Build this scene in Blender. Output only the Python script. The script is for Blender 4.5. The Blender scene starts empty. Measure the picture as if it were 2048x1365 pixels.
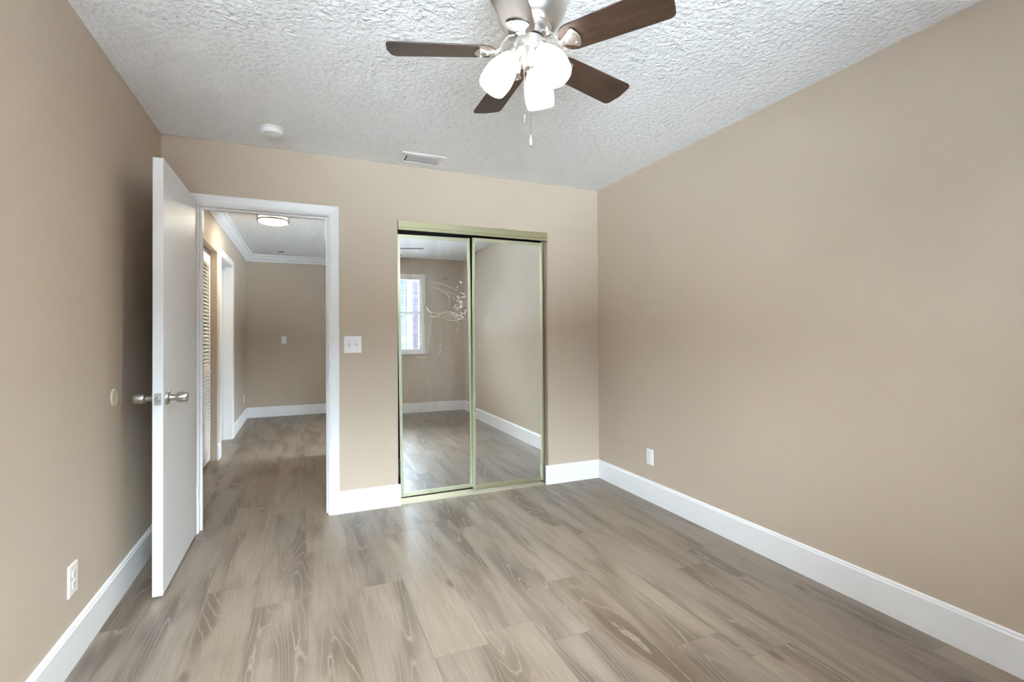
import bpy, bmesh, math, random
from mathutils import Vector, Matrix
random.seed(7)
S = bpy.context.scene
COL = S.collection
PI = math.pi

# ------------------------------------------------------------------ camera
W, H, D, Y0 = 3.102, 2.44, 4.2, 0.18          # room width, height, closet wall, window wall
cam_d = bpy.data.cameras.new('camera')
cam_d.sensor_width = 36.0
cam_d.lens = 975.9 / 2048 * 36.0
cam_d.shift_y = -(682.5 - 661.85) / 2048
cam_d.clip_start = 0.02
cam = bpy.data.objects.new('camera', cam_d)
COL.objects.link(cam)
yaw, pit, rol = 0.4054, 0.0095, -0.0055
Fv = Vector((math.sin(yaw) * math.cos(pit), math.cos(yaw) * math.cos(pit), math.sin(pit)))
Rv = Vector((math.cos(yaw), -math.sin(yaw), 0))
Uv = Rv.cross(Fv)
Rr = Rv * math.cos(rol) + Uv * math.sin(rol)
Ur = Uv * math.cos(rol) - Rv * math.sin(rol)
M = Matrix((Rr, Ur, -Fv)).transposed().to_4x4()
M.translation = Vector((0.7857, 0.6666, 1.209))
cam.matrix_world = M
S.camera = cam

# ------------------------------------------------------------------ exposure
S.view_settings.view_transform = 'Standard'
S.view_settings.look = 'None'
S.view_settings.gamma = 1.0
S.view_settings.use_curve_mapping = False
S.view_settings.exposure = 0.50
S.cycles.sample_clamp_indirect = 25.0
S.cycles.sample_clamp_direct = 0.0
S.cycles.max_bounces = 16
S.cycles.diffuse_bounces = 9
S.cycles.glossy_bounces = 6

# ------------------------------------------------------------------ sky
wd = bpy.data.worlds.new('sky')
S.world = wd
wd.use_nodes = True
nt = wd.node_tree
nt.nodes.clear()
tc = nt.nodes.new('ShaderNodeTexCoord')
sp = nt.nodes.new('ShaderNodeSeparateXYZ')
nt.links.new(tc.outputs['Generated'], sp.inputs[0])
rc = nt.nodes.new('ShaderNodeValToRGB')         # colour by height
rc.color_ramp.elements[0].position = 0.0
rc.color_ramp.elements[0].color = (0.80, 0.92, 1.0, 1)
rc.color_ramp.elements[1].position = 0.13
rc.color_ramp.elements[1].color = (0.50, 0.78, 1.0, 1)
for pos, c in ((0.2, (0.70, 0.85, 1.0, 1)), (0.35, (0.86, 0.94, 1.0, 1))):
    e = rc.color_ramp.elements.new(pos)
    e.color = c
rs = nt.nodes.new('ShaderNodeValToRGB')         # a bright hazy sky higher up
rs.color_ramp.elements[0].position = 0.0
rs.color_ramp.elements[0].color = (0.024, 0.024, 0.024, 1)
rs.color_ramp.elements[1].position = 0.36
rs.color_ramp.elements[1].color = (1, 1, 1, 1)
e = rs.color_ramp.elements.new(0.13)
e.color = (0.026, 0.026, 0.026, 1)
nt.links.new(sp.outputs['Z'], rc.inputs[0])
nt.links.new(sp.outputs['Z'], rs.inputs[0])
SKY = 70.0
mu = nt.nodes.new('ShaderNodeMath')
mu.operation = 'MULTIPLY'
mu.inputs[1].default_value = SKY
nt.links.new(rs.outputs[0], mu.inputs[0])
bg = nt.nodes.new('ShaderNodeBackground')
nt.links.new(rc.outputs[0], bg.inputs[0])
nt.links.new(mu.outputs[0], bg.inputs[1])
wo = nt.nodes.new('ShaderNodeOutputWorld')
nt.links.new(bg.outputs[0], wo.inputs[0])

# afternoon sun in front of the window; it falls on the floor and wall behind the camera
sun_d = bpy.data.lights.new('sun', 'SUN')
sun_d.energy = 62.0
sun_d.color = (1.0, 0.98, 0.95)
sun_d.angle = 0.01
sun = bpy.data.objects.new('sun', sun_d)
COL.objects.link(sun)
sun.rotation_euler = Vector((-0.16, 0.57, -0.81)).to_track_quat('-Z', 'Y').to_euler()

# window daylight portal (guides sampling of the sky through the window)
WX0, WX1, WZ0, WZ1 = 0.10, 2.40, 0.975, 2.13
pd = bpy.data.lights.new('window_daylight', 'AREA')
pd.shape = 'RECTANGLE'
pd.size, pd.size_y = WX1 - WX0, WZ1 - WZ0
pd.cycles.is_portal = True
po = bpy.data.objects.new('window_daylight', pd)
COL.objects.link(po)
po.location = ((WX0 + WX1) / 2, Y0 - 0.17, (WZ0 + WZ1) / 2)
po.rotation_euler = (PI / 2, 0, 0)

p2 = bpy.data.lights.new('added_window_daylight', 'AREA')  # portal for the unseen window added beyond the hall
p2.shape = 'RECTANGLE'
p2.size, p2.size_y = 1.2, 1.1
p2.cycles.is_portal = True
po2 = bpy.data.objects.new('added_window_daylight', p2)
COL.objects.link(po2)
po2.location = (4.19, 5.95, 1.5)
po2.rotation_euler = (0, PI / 2, 0)

SHADE_E = 6.0      # fan shades
BULB_W = 28.0        # bulb inside each shade, W
HALL_W = 13.0      # its bulb, W
HALL_E = 3.5       # hall lamp bowl


# ------------------------------------------------------------------ material helpers
def s2l(c):
    return tuple(((v / 255) / 12.92 if v / 255 <= 0.04045 else ((v / 255 + 0.055) / 1.055) ** 2.4) for v in c) + (1.0,)


class NT:
    def __init__(self, name):
        self.m = bpy.data.materials.new(name)
        self.m.use_nodes = True
        self.t = self.m.node_tree
        self.t.nodes.clear()
        self.out = self.t.nodes.new('ShaderNodeOutputMaterial')

    def n(self, typ, **kw):
        nd = self.t.nodes.new(typ)
        for k, v in kw.items():
            setattr(nd, k, v)
        return nd

    def l(self, a, b):
        self.t.links.new(a, b)

    def val(self, inp, v):
        if hasattr(v, 'is_linked'):
            self.l(v, inp)
        else:
            inp.default_value = v

    def math(self, op, a, b=0.0, c=0.0, clamp=False):
        nd = self.n('ShaderNodeMath', operation=op, use_clamp=clamp)
        self.val(nd.inputs[0], a)
        self.val(nd.inputs[1], b)
        self.val(nd.inputs[2], c)
        return nd.outputs[0]

    def comb(self, x, y, z=0.0):
        nd = self.n('ShaderNodeCombineXYZ')
        for i, v in enumerate((x, y, z)):
            self.val(nd.inputs[i], v)
        return nd.outputs[0]

    def noise(self, vec, scale=1.0, detail=2.0, rough=0.5, dist=0.0):
        nd = self.n('ShaderNodeTexNoise')
        if vec is not None:
            self.l(vec, nd.inputs['Vector'])
        nd.inputs['Scale'].default_value = scale
        nd.inputs['Detail'].default_value = detail
        nd.inputs['Roughness'].default_value = rough
        nd.inputs['Distortion'].default_value = dist
        return nd.outputs[0]

    def ramp(self, fac, stops):
        nd = self.n('ShaderNodeValToRGB')
        els = nd.color_ramp.elements
        while len(els) < len(stops):
            els.new(0.5)
        for e, (p, c) in zip(els, stops):
            e.position = p
            e.color = c if len(c) == 4 else tuple(c) + (1.0,)
        self.l(fac, nd.inputs[0])
        return nd.outputs[0]

    def mix(self, fac, a, b, blend='MIX'):
        nd = self.n('ShaderNodeMix', data_type='RGBA', blend_type=blend)
        self.val(nd.inputs[0], fac)
        self.val(nd.inputs[6], a)
        self.val(nd.inputs[7], b)
        return nd.outputs[2]

    def bump(self, h, strength=0.3, dist=0.01):
        nd = self.n('ShaderNodeBump')
        nd.inputs['Strength'].default_value = strength
        nd.inputs['Distance'].default_value = dist
        self.l(h, nd.inputs['Height'])
        return nd.outputs[0]

    def bsdf(self, color, rough=0.5, metal=0.0, spec=0.5, normal=None, coat=0.0, **kw):
        b = self.n('ShaderNodeBsdfPrincipled')
        self.val(b.inputs['Base Color'], color)
        self.val(b.inputs['Roughness'], rough)
        b.inputs['Metallic'].default_value = metal
        b.inputs['Specular IOR Level'].default_value = spec
        b.inputs['Coat Weight'].default_value = coat
        if normal is not None:
            self.l(normal, b.inputs['Normal'])
        for k, v in kw.items():
            self.val(b.inputs[k], v)
        self.l(b.outputs[0], self.out.inputs[0])
        return b

    def pos(self):
        return self.n('ShaderNodeNewGeometry').outputs['Position']

    def obj(self):
        return self.n('ShaderNodeTexCoord').outputs['Object']


def grey(v):
    return (v, v, v, 1)


# painted walls: warm tan, faint roller texture
def m_wall():
    k = NT('tan_wall_paint')
    P = k.pos()
    n1 = k.noise(P, 160, 2, 0.6)
    n2 = k.noise(P, 1.3, 2, 0.5)
    c = k.mix(n2, (0.500, 0.416, 0.328, 1), (0.520, 0.433, 0.343, 1))
    k.bsdf(c, 0.55, spec=0.3, normal=k.bump(n1, 0.05, 0.002))
    return k.m


def m_ceiling():
    k = NT('knockdown_ceiling')
    P = k.pos()
    w = k.noise(P, 22, 2, 0.5)
    n1 = k.noise(P, 46, 3, 0.55, 0.8)
    v = k.n('ShaderNodeTexVoronoi', feature='SMOOTH_F1')
    k.l(P, v.inputs['Vector'])
    v.inputs['Scale'].default_value = 46
    h = k.math('ADD', k.math('MULTIPLY', n1, 0.9), k.math('MULTIPLY', v.outputs[0], -0.45))
    h = k.math('ADD', h, k.math('MULTIPLY', w, 0.3))
    k.bsdf((0.905, 0.912, 0.925, 1), 0.85, spec=0.15, normal=k.bump(h, 0.75, 0.023))
    return k.m


def m_white(name, v=(0.80, 0.80, 0.805), rough=0.35):
    k = NT(name)
    P = k.pos()
    n = k.noise(P, 45, 2, 0.5)
    k.bsdf(v + (1,), rough, spec=0.4, normal=k.bump(n, 0.03, 0.002))
    return k.m


def m_floor():
    k = NT('grey_oak_vinyl_planks')
    P = k.pos()
    sx = k.n('ShaderNodeSeparateXYZ')
    k.l(P, sx.inputs[0])
    x, y = sx.outputs[0], sx.outputs[1]
    u = k.math('DIVIDE', k.math('ADD', x, 4.35 - 1.238), 0.2175)
    row = k.math('FLOOR', u)
    fu = k.math('FRACT', u)
    wn = k.n('ShaderNodeTexWhiteNoise', noise_dimensions='1D')
    k.l(row, wn.inputs['W'])
    v = k.math('ADD', k.math('DIVIDE', y, 1.24), k.math('MULTIPLY', wn.outputs[0], 3.0))
    cl = k.math('FLOOR', v)
    fv = k.math('FRACT', v)
    w2 = k.n('ShaderNodeTexWhiteNoise', noise_dimensions='2D')
    k.l(k.comb(row, cl), w2.inputs['Vector'])
    r1 = w2.outputs['Value']
    sc = k.n('ShaderNodeSeparateColor')
    k.l(w2.outputs['Color'], sc.inputs[0])
    r2, r3 = sc.outputs[1], sc.outputs[2]
    ox = k.math('MULTIPLY', r1, 37.0)
    oy = k.math('MULTIPLY', r2, 53.0)
    oz = k.math('MULTIPLY', r3, 29.0)
    # long growth figure: contour lines of a stretched noise field
    g = k.comb(k.math('ADD', k.math('MULTIPLY', x, 6.0), ox), k.math('ADD', k.math('MULTIPLY', y, 0.62), oy), oz)
    field = k.noise(g, 1.0, 1.0, 0.4, 0.25)
    jag = k.noise(k.comb(k.math('ADD', k.math('MULTIPLY', x, 40.0), oy), k.math('ADD', k.math('MULTIPLY', y, 14.0), oz), ox), 1.0, 2.0, 0.6)
    field = k.math('ADD', field, k.math('MULTIPLY', jag, 0.022))
    ring = k.math('FRACT', k.math('MULTIPLY', field, 22.0))
    # thin pale lines where the ring turns over
    line = k.ramp(ring, [(0.0, grey(1)), (0.09, grey(0.25)), (0.2, grey(0)), (0.9, grey(0)), (1.0, grey(1))])
    # darker heartwood patches
    g2 = k.comb(k.math('ADD', k.math('MULTIPLY', x, 8.5), oy), k.math('ADD', k.math('MULTIPLY', y, 1.25), ox), oz)
    pn = k.noise(g2, 1.0, 2.5, 0.5, 0.3)
    patch = k.ramp(pn, [(0.48, grey(0)), (0.64, grey(1))])
    # fine pores
    g3 = k.comb(k.math('ADD', k.math('MULTIPLY', x, 190.0), ox), k.math('ADD', k.math('MULTIPLY', y, 5.0), oy), oz)
    fine = k.noise(g3, 1.0, 3.0, 0.65)
    g4 = k.comb(k.math('ADD', k.math('MULTIPLY', x, 34.0), ox), k.math('ADD', k.math('MULTIPLY', y, 2.4), oy), oz)
    mid = k.noise(g4, 1.0, 3.0, 0.6)
    cloud = k.noise(k.comb(k.math('ADD', k.math('MULTIPLY', x, 4.0), oy), k.math('ADD', k.math('MULTIPLY', y, 2.0), oz), ox), 1.0, 3.0, 0.5)
    base = k.mix(cloud, s2l((152, 137, 123)), s2l((192, 178, 163)))
    base = k.mix(k.math('MULTIPLY', patch, 0.80), base, s2l((112, 98, 85)))
    base = k.mix(k.ramp(mid, [(0.44, grey(0)), (0.74, grey(0.40))]), base, s2l((134, 118, 104)))
    # ring shading and pale lines (strong inside patches)
    pl = k.math('ADD', k.math('MULTIPLY', patch, 0.62), 0.06)
    base = k.mix(k.math('MULTIPLY', line, pl), base, s2l((206, 193, 178)))
    base = k.mix(k.ramp(fine, [(0.42, grey(0)), (0.75, grey(0.42))]), base, s2l((126, 111, 98)))
    # knots
    vo = k.n('ShaderNodeTexVoronoi', feature='F1')
    k.l(k.comb(k.math('ADD', k.math('MULTIPLY', x, 3.4), ox), k.math('ADD', k.math('MULTIPLY', y, 1.5), oy), 0.0), vo.inputs['Vector'])
    vo.inputs['Scale'].default_value = 1.0
    kn = k.ramp(vo.outputs['Distance'], [(0.0, grey(0.85)), (0.045, grey(0.55)), (0.085, grey(0))])
    base = k.mix(kn, base, s2l((98, 84, 73)))
    # tone per plank
    tone = k.math('ADD', k.math('MULTIPLY', r3, 0.12), 0.53)
    hsv = k.n('ShaderNodeHueSaturation')
    k.l(base, hsv.inputs['Color'])
    k.l(tone, hsv.inputs['Value'])
    k.l(k.math('ADD', k.math('MULTIPLY', r2, 0.25), 0.98), hsv.inputs['Saturation'])
    # joints
    du = k.math('MULTIPLY', k.math('MINIMUM', fu, k.math('SUBTRACT', 1.0, fu)), 0.2175)
    dv = k.math('MULTIPLY', k.math('MINIMUM', fv, k.math('SUBTRACT', 1.0, fv)), 1.24)
    dm = k.math('MINIMUM', du, dv)
    joint = k.math('LESS_THAN', dm, 0.0009)
    col = k.mix(k.math('MULTIPLY', joint, 0.55), hsv.outputs[0], s2l((82, 70, 60)))
    hgt = k.math('ADD', k.math('MULTIPLY', fine, 0.3), k.math('MULTIPLY', k.math('MINIMUM', k.math('DIVIDE', dm, 0.003), 1.0), 1.0))
    k.bsdf(col, k.math('ADD', k.math('MULTIPLY', fine, 0.10), 0.33), spec=0.42, normal=k.bump(hgt, 0.12, 0.0015))
    return k.m


def m_metal(name, col, rough, aniso=0.0):
    k = NT(name)
    n = k.noise(k.obj(), 60, 2, 0.5)
    r = k.math('ADD', k.math('MULTIPLY', n, 0.04), rough)
    k.bsdf(col + (1,), r, metal=1.0, **({'Anisotropic': aniso} if aniso else {}))
    return k.m


def m_blade():
    k = NT('walnut_blade')
    P = k.obj()
    mp = k.n('ShaderNodeMapping')
    k.l(P, mp.inputs[0])
    mp.inputs['Scale'].default_value = (6, 90, 30)
    n = k.noise(mp.outputs[0], 1.0, 4, 0.6, 0.4)
    mp2 = k.n('ShaderNodeMapping')
    k.l(P, mp2.inputs[0])
    mp2.inputs['Scale'].default_value = (5, 16, 10)
    n2 = k.noise(mp2.outputs[0], 1.0, 3, 0.5, 0.8)
    c = k.mix(n2, s2l((46, 31, 23)), s2l((80, 57, 43)))
    c = k.mix(k.ramp(n, [(0.45, grey(0)), (0.7, grey(0.75))]), c, s2l((22, 14, 11)))
    k.bsdf(c, 0.34, spec=0.5, normal=k.bump(n, 0.08, 0.001))
    return k.m


def m_emit(name, col, e):
    k = NT(name)
    b = k.bsdf((0.5, 0.49, 0.47, 1), 0.4)
    b.inputs['Emission Color'].default_value = col + (1,)
    b.inputs['Emission Strength'].default_value = e
    return k.m


def m_mirror(dirty):
    k = NT('smudged_mirror' if dirty else 'clear_mirror')
    gl = k.n('ShaderNodeBsdfGlossy')
    gl.inputs['Roughness'].default_value = 0.0
    gl.inputs['Color'].default_value = (0.86, 0.88, 0.865, 1)
    if not dirty:
        n = k.noise(k.obj(), 2.2, 2, 0.5)
        df = k.n('ShaderNodeBsdfDiffuse')
        df.inputs['Color'].default_value = (0.75, 0.76, 0.75, 1)
        mx = k.n('ShaderNodeMixShader')
        k.l(k.ramp(n, [(0.3, grey(0.03)), (0.8, grey(0.10))]), mx.inputs[0])
        k.l(gl.outputs[0], mx.inputs[1])
        k.l(df.outputs[0], mx.inputs[2])
        k.l(mx.outputs[0], k.out.inputs[0])
        return k.m
    P = k.obj()
    sx = k.n('ShaderNodeSeparateXYZ')
    k.l(P, sx.inputs[0])
    x, z = sx.outputs[0], sx.outputs[2]
    # vertical wipe streaks
    st = k.noise(k.comb(k.math('MULTIPLY', x, 9.0), k.math('MULTIPLY', z, 0.9), 3.0), 1.0, 3, 0.55, 0.5)
    streak = k.ramp(st, [(0.28, grey(0.05)), (0.52, grey(0.24)), (0.80, grey(0.55))])
    # hand-sized smears near the middle right
    sm = k.noise(k.comb(k.math('MULTIPLY', x, 16.0), k.math('MULTIPLY', z, 22.0), 1.0), 1.0, 5, 0.65, 1.6)
    smr = k.ramp(sm, [(0.60, grey(0)), (0.72, grey(0.5))])
    cz = k.math('SUBTRACT', 1.0, k.math('MULTIPLY', k.math('ABSOLUTE', k.math('SUBTRACT', z, 1.33)), 3.2), clamp=True)
    cx = k.math('MULTIPLY', k.math('ADD', x, 0.12), 4.0, clamp=True)
    hand = k.math('MULTIPLY', smr, k.math('MULTIPLY', cz, cx))
    band = k.math('SUBTRACT', 1.15, k.math('MULTIPLY', k.math('ABSOLUTE', k.math('SUBTRACT', z, 1.25)), 1.5), clamp=True)
    fac = k.math('MAXIMUM', k.math('MULTIPLY', streak, k.math('ADD', k.math('MULTIPLY', band, 0.85), 0.08)), hand)
    df = k.n('ShaderNodeBsdfDiffuse')
    df.inputs['Color'].default_value = (0.78, 0.78, 0.78, 1)
    mx = k.n('ShaderNodeMixShader')
    k.l(fac, mx.inputs[0])
    k.l(gl.outputs[0], mx.inputs[1])
    k.l(df.outputs[0], mx.inputs[2])
    k.l(mx.outputs[0], k.out.inputs[0])
    return k.m


def m_pane(name='window_pane', tint=(0.93, 0.96, 0.97, 1)):
    k = NT(name)
    tr = k.n('ShaderNodeBsdfTransparent')
    tr.inputs[0].default_value = tint
    gl = k.n('ShaderNodeBsdfGlossy')
    gl.inputs['Roughness'].default_value = 0.0
    fr = k.n('ShaderNodeFresnel')
    fr.inputs[0].default_value = 1.45
    mx = k.n('ShaderNodeMixShader')
    k.l(fr.outputs[0], mx.inputs[0])
    k.l(tr.outputs[0], mx.inputs[1])
    k.l(gl.outputs[0], mx.inputs[2])
    k.l(mx.outputs[0], k.out.inputs[0])
    return k.m


def m_plain(name, c1, c2, scale=8, rough=0.7, bump=0.1):
    k = NT(name)
    n = k.noise(k.pos(), scale, 4, 0.6)
    k.bsdf(k.mix(n, s2l(c1), s2l(c2)), rough, spec=0.3, normal=k.bump(n, bump, 0.02))
    return k.m


WALL = m_wall()
CEIL = m_ceiling()
WHITE = m_white('white_trim_paint')
DOORW = m_white('white_door_paint', (0.79, 0.805, 0.815), 0.46)
CREAM = m_white('cream_louver_paint', (0.80, 0.78, 0.73), 0.4)
PLAST = m_white('white_plastic', (0.82, 0.82, 0.81), 0.3)
ALMOND = m_white('almond_plastic', (0.76, 0.71, 0.65), 0.35)
BUMPER = m_white('tan_rubber', (0.62, 0.54, 0.44), 0.45)
BLINDM = m_white('blind_vinyl', (0.82, 0.82, 0.84), 0.4)
GREYW = m_white('vent_metal_paint', (0.56, 0.56, 0.61), 0.35)
FLOOR = m_floor()
NICKEL = m_metal('brushed_nickel', (0.70, 0.68, 0.65), 0.30)
SATIN = m_metal('satin_steel', (0.50, 0.485, 0.46), 0.34)
OLIVE = m_metal('olive_gold_anodised', (0.53, 0.51, 0.33), 0.38)
MINT = m_metal('pale_green_gold_anodised', (0.66, 0.68, 0.51), 0.34)
TRACK = m_metal('pale_gold_track', (0.78, 0.75, 0.62), 0.4)
BLADE = m_blade()
SHADE = m_emit('lit_frosted_glass', (1.0, 0.97, 0.92), SHADE_E)
HALLG = m_emit('lit_hall_glass', (1.0, 0.91, 0.76), HALL_E)
MIR1 = m_mirror(True)
MIR2 = m_mirror(False)
PANE = m_pane()
PANE2 = m_pane('dimming_window_pane', (0.66, 0.69, 0.72, 1))  # tint added to dim the bright outdoor view in the mirror
BLACK = m_plain('matte_black', (14, 14, 15), (24, 24, 26), 40, 0.6)  # plain black for rings, slots and openings
DARK = m_plain('dark_interior', (60, 62, 66), (72, 74, 78), 6, 0.8)  # one even dark tone for closet and side-room walls
SCUFF = m_plain('white_residue', (226, 224, 220), (242, 240, 238), 60, 0.7)
BROWNS = m_plain('brown_residue', (120, 100, 76), (140, 118, 92), 60, 0.7)
STUCCO = m_plain('lavender_grey_stucco', (46, 43, 56), (56, 52, 66), 30, 0.85, 0.3)
GRASS = m_plain('pale_paving', (186, 192, 196), (206, 211, 215), 1.2, 0.9)
LEAF = m_plain('foliage_green', (18, 30, 16), (36, 50, 28), 5, 0.8, 0.6)
BARK = m_plain('bark', (84, 66, 50), (110, 90, 70), 14, 0.9, 0.6)
ROOF = m_plain('pink_clay_tile', (84, 52, 46), (100, 66, 58), 9, 0.8, 0.5)


# ------------------------------------------------------------------ mesh helpers
def box(bm, x0, x1, y0, y1, z0, z1):
    vs = [bm.verts.new(c) for c in ((x0, y0, z0), (x1, y0, z0), (x1, y1, z0), (x0, y1, z0),
                                    (x0, y0, z1), (x1, y0, z1), (x1, y1, z1), (x0, y1, z1))]
    for f in ((3, 2, 1, 0), (4, 5, 6, 7), (0, 1, 5, 4), (1, 2, 6, 5), (2, 3, 7, 6), (3, 0, 4, 7)):
        bm.faces.new([vs[i] for i in f])
    return vs


def lathe(bm, prof, seg=48, mat=None):
    rings = []
    for r, z in prof:
        if r < 1e-6:
            rings.append([bm.verts.new((0, 0, z))])
        else:
            rings.append([bm.verts.new((r * math.cos(2 * PI * i / seg), r * math.sin(2 * PI * i / seg), z)) for i in range(seg)])
    new = [v for r in rings for v in r]
    for a, b in zip(rings[:-1], rings[1:]):
        for i in range(seg):
            j = (i + 1) % seg
            q = [a[i % len(a)], a[j % len(a)], b[j % len(b)], b[i % len(b)]]
            q2 = []
            for v in q:
                if v not in q2:
                    q2.append(v)
            if len(q2) > 2:
                bm.faces.new(q2)
    if mat is not None:
        bmesh.ops.transform(bm, matrix=mat, verts=new)
    return new


def tube(bm, pts, r, seg=10, cap=True):
    pts = [Vector(p) for p in pts]
    rings = []
    up = Vector((0, 0, 1))
    for i, p in enumerate(pts):
        t = (pts[min(i + 1, len(pts) - 1)] - pts[max(i - 1, 0)]).normalized()
        a = t.cross(up)
        if a.length < 1e-4:
            a = t.cross(Vector((1, 0, 0)))
        a.normalize()
        b = a.cross(t)
        rr = r[i] if isinstance(r, (list, tuple)) else r
        rings.append([bm.verts.new(p + (a * math.cos(2 * PI * k / seg) + b * math.sin(2 * PI * k / seg)) * rr) for k in range(seg)])
    for A, B in zip(rings[:-1], rings[1:]):
        for k in range(seg):
            bm.faces.new((A[k], A[(k + 1) % seg], B[(k + 1) % seg], B[k]))
    if cap:
        bm.faces.new(rings[0][::-1])
        bm.faces.new(rings[-1])


def prism(bm, outline, z0, z1):
    a = [bm.verts.new((x, y, z0)) for x, y in outline]
    b = [bm.verts.new((x, y, z1)) for x, y in outline]
    n = len(outline)
    bm.faces.new(a[::-1])
    bm.faces.new(b)
    for i in range(n):
        bm.faces.new((a[i], a[(i + 1) % n], b[(i + 1) % n], b[i]))
    return a + b


def sweep(bm, prof, path, put):
    """prof: list of (d, h); path(d) -> list of 2D points; put(a, z, h) -> xyz."""
    rows = []
    for d, h in prof:
        rows.append([bm.verts.new(put(a, z, h)) for a, z in path(d)])
    for A, B in zip(rows[:-1], rows[1:]):
        for i in range(len(A) - 1):
            bm.faces.new((A[i], A[i + 1], B[i + 1], B[i]))
    bm.faces.new([r[0] for r in rows])
    bm.faces.new([r[-1] for r in rows][::-1])


def mk(name, bm, mat, parent=None, smooth=False, bevel=0.0, seg=2):
    bmesh.ops.recalc_face_normals(bm, faces=bm.faces)
    me = bpy.data.meshes.new(name)
    bm.to_mesh(me)
    bm.free()
    me.materials.append(mat)
    o = bpy.data.objects.new(name, me)
    COL.objects.link(o)
    if parent is not None:
        o.parent = parent
    if smooth:
        for p in me.polygons:
            p.use_smooth = True
        try:
            me.set_sharp_from_angle(angle=math.radians(38))
        except Exception:
            pass
    if bevel > 0:
        b = o.modifiers.new('bevel', 'BEVEL')
        b.width = bevel
        b.segments = seg
        b.limit_method = 'ANGLE'
        b.angle_limit = math.radians(40)
    return o


def B():
    return bmesh.new()


def mkbox(name, mat, c, parent=None, bevel=0.0):
    bm = B()
    box(bm, *c)
    return mk(name, bm, mat, parent, bevel=bevel)


def tag(o, label, cat, group=None, kind=None):
    o['label'] = label
    o['category'] = cat
    if group:
        o['group'] = group
    if kind:
        o['kind'] = kind
    return o


def struct(o, label, cat):
    return tag(o, label, cat, kind='structure')


def thing(name, loc, label, cat, rot=(0, 0, 0), group=None, kind=None):
    o = bpy.data.objects.new(name, None)
    o.empty_display_size = 0.05
    COL.objects.link(o)
    o.location = loc
    o.rotation_euler = rot
    return tag(o, label, cat, group, kind)


# ------------------------------------------------------------------ shell
HX = 0.015                      # hall left wall face
HY = 8.90                       # hall far wall face
T = 0.12
struct(mkbox('floor', FLOOR, (-0.35, 4.3, 0.0, 9.1, -0.1, 0.0)), 'grey brown wood-look plank floor running from bedroom into hallway', 'floor')
struct(mkbox('ceiling', CEIL, (-0.35, 4.3, 0.0, 9.1, H, H + 0.1)), 'white textured ceiling over bedroom and hallway', 'ceiling')
struct(mkbox('wall_left', WALL, (-T, 0, 0.02, D, 0, H)), 'tan painted wall on the left behind the open white door', 'wall')
wr = struct(mkbox('wall_right', WALL, (W, W + T, 0.02, D, 0, H)), 'long tan painted wall on the right of the bedroom', 'wall')

DX0, DX1, DZ = 0.197, 0.945, 2.025          # bedroom door opening (inside jambs)
CX0, CX1, CZ = 1.412, 2.618, 2.04           # closet opening
bm = B()
JX0, JX1, JZ = DX0 - 0.018, DX1 + 0.018, DZ + 0.018
for c in ((-T, JX0, 0, H), (JX0, JX1, JZ, H), (JX1, CX0, 0, H), (CX0, CX1, CZ, H), (CX1, W + T, 0, H)):
    box(bm, c[0], c[1], D, D + T, c[2], c[3])
struct(mk('wall_back', bm, WALL), 'tan painted wall with the doorway and the mirrored closet', 'wall')

bm = B()
for c in ((0, WX0, 0, H), (WX0, WX1, 0, WZ0 - 0.02), (WX0, WX1, WZ1, H), (WX1, W, 0, H)):
    box(bm, c[0], c[1], Y0 - 0.16, Y0, c[2], c[3])
struct(mk('wall_front', bm, WALL), 'tan painted window wall seen in the left closet mirror', 'wall')

# hallway walls
CY0, CY1, CLZ = 5.37, 6.20, 2.045           # louvered closet opening
PY0, PY1 = 6.40, 7.27                       # second doorway (inside jambs)
A0, A1 = 4.50, 5.18                         # first doorway, hidden by the open door
bm = B()
for a, b_, z0, z1 in ((D + T, A0 - 0.018, 0, H), (A0 - 0.018, A1 + 0.018, 2.05, H), (A1 + 0.018, CY0, 0, H), (CY0, CY1, CLZ, H),
                      (CY1, PY0 - 0.018, 0, H), (PY0 - 0.018, PY1 + 0.018, 2.053, H), (PY1 + 0.018, HY, 0, H)):
    box(bm, HX - T, HX, a, b_, z0, z1)
struct(mk('wall_hall_left', bm, WALL), 'tan hallway wall on the left with louvered closet and doorway', 'wall')
struct(mkbox('wall_hall_far', WALL, (-0.35, 4.2, HY, HY + T, 0, H)), 'tan wall at the far end of the hallway', 'wall')
struct(mkbox('wall_hall_right', WALL, (1.09, 1.21, D + T, 6.0, 0, H)), 'tan hallway wall on the right behind the closet', 'wall')
bm = B()
for c in ((5.07, 5.4, 0, H), (5.4, 6.5, 0, 0.9), (5.4, 6.5, 2.1, H), (6.5, HY, 0, H)):
    box(bm, 4.08, 4.2, c[0], c[1], c[2], c[3])
struct(mk('wall_hall_side', bm, WALL), 'tan side wall with an added window in the room beyond the hallway', 'wall')
bm = B()
for c in ((5.40, 5.44, 0.9, 2.1), (6.46, 6.5, 0.9, 2.1), (5.44, 6.46, 0.9, 0.94), (5.44, 6.46, 2.06, 2.1), (5.44, 6.46, 1.48, 1.52)):
    box(bm, 4.12, 4.17, c[0], c[1], c[2], c[3])
w2 = struct(mk('added_window', bm, WHITE), 'unseen white side window added to daylight the hallway', 'window')  # never in view, added to brighten the hall ceiling
mkbox('pane', PANE, (4.143, 4.147, 5.441, 6.459, 0.941, 2.059), w2)
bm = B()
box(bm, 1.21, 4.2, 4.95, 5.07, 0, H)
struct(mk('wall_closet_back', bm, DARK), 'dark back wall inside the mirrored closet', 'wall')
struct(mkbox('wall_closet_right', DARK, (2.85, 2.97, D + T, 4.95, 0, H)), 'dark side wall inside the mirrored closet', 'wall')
struct(mkbox('wall_closet_left', DARK, (-0.35, -0.30, D + T, 9.0, 0, H)), 'dark wall of the rooms left of the hallway', 'wall')
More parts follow.
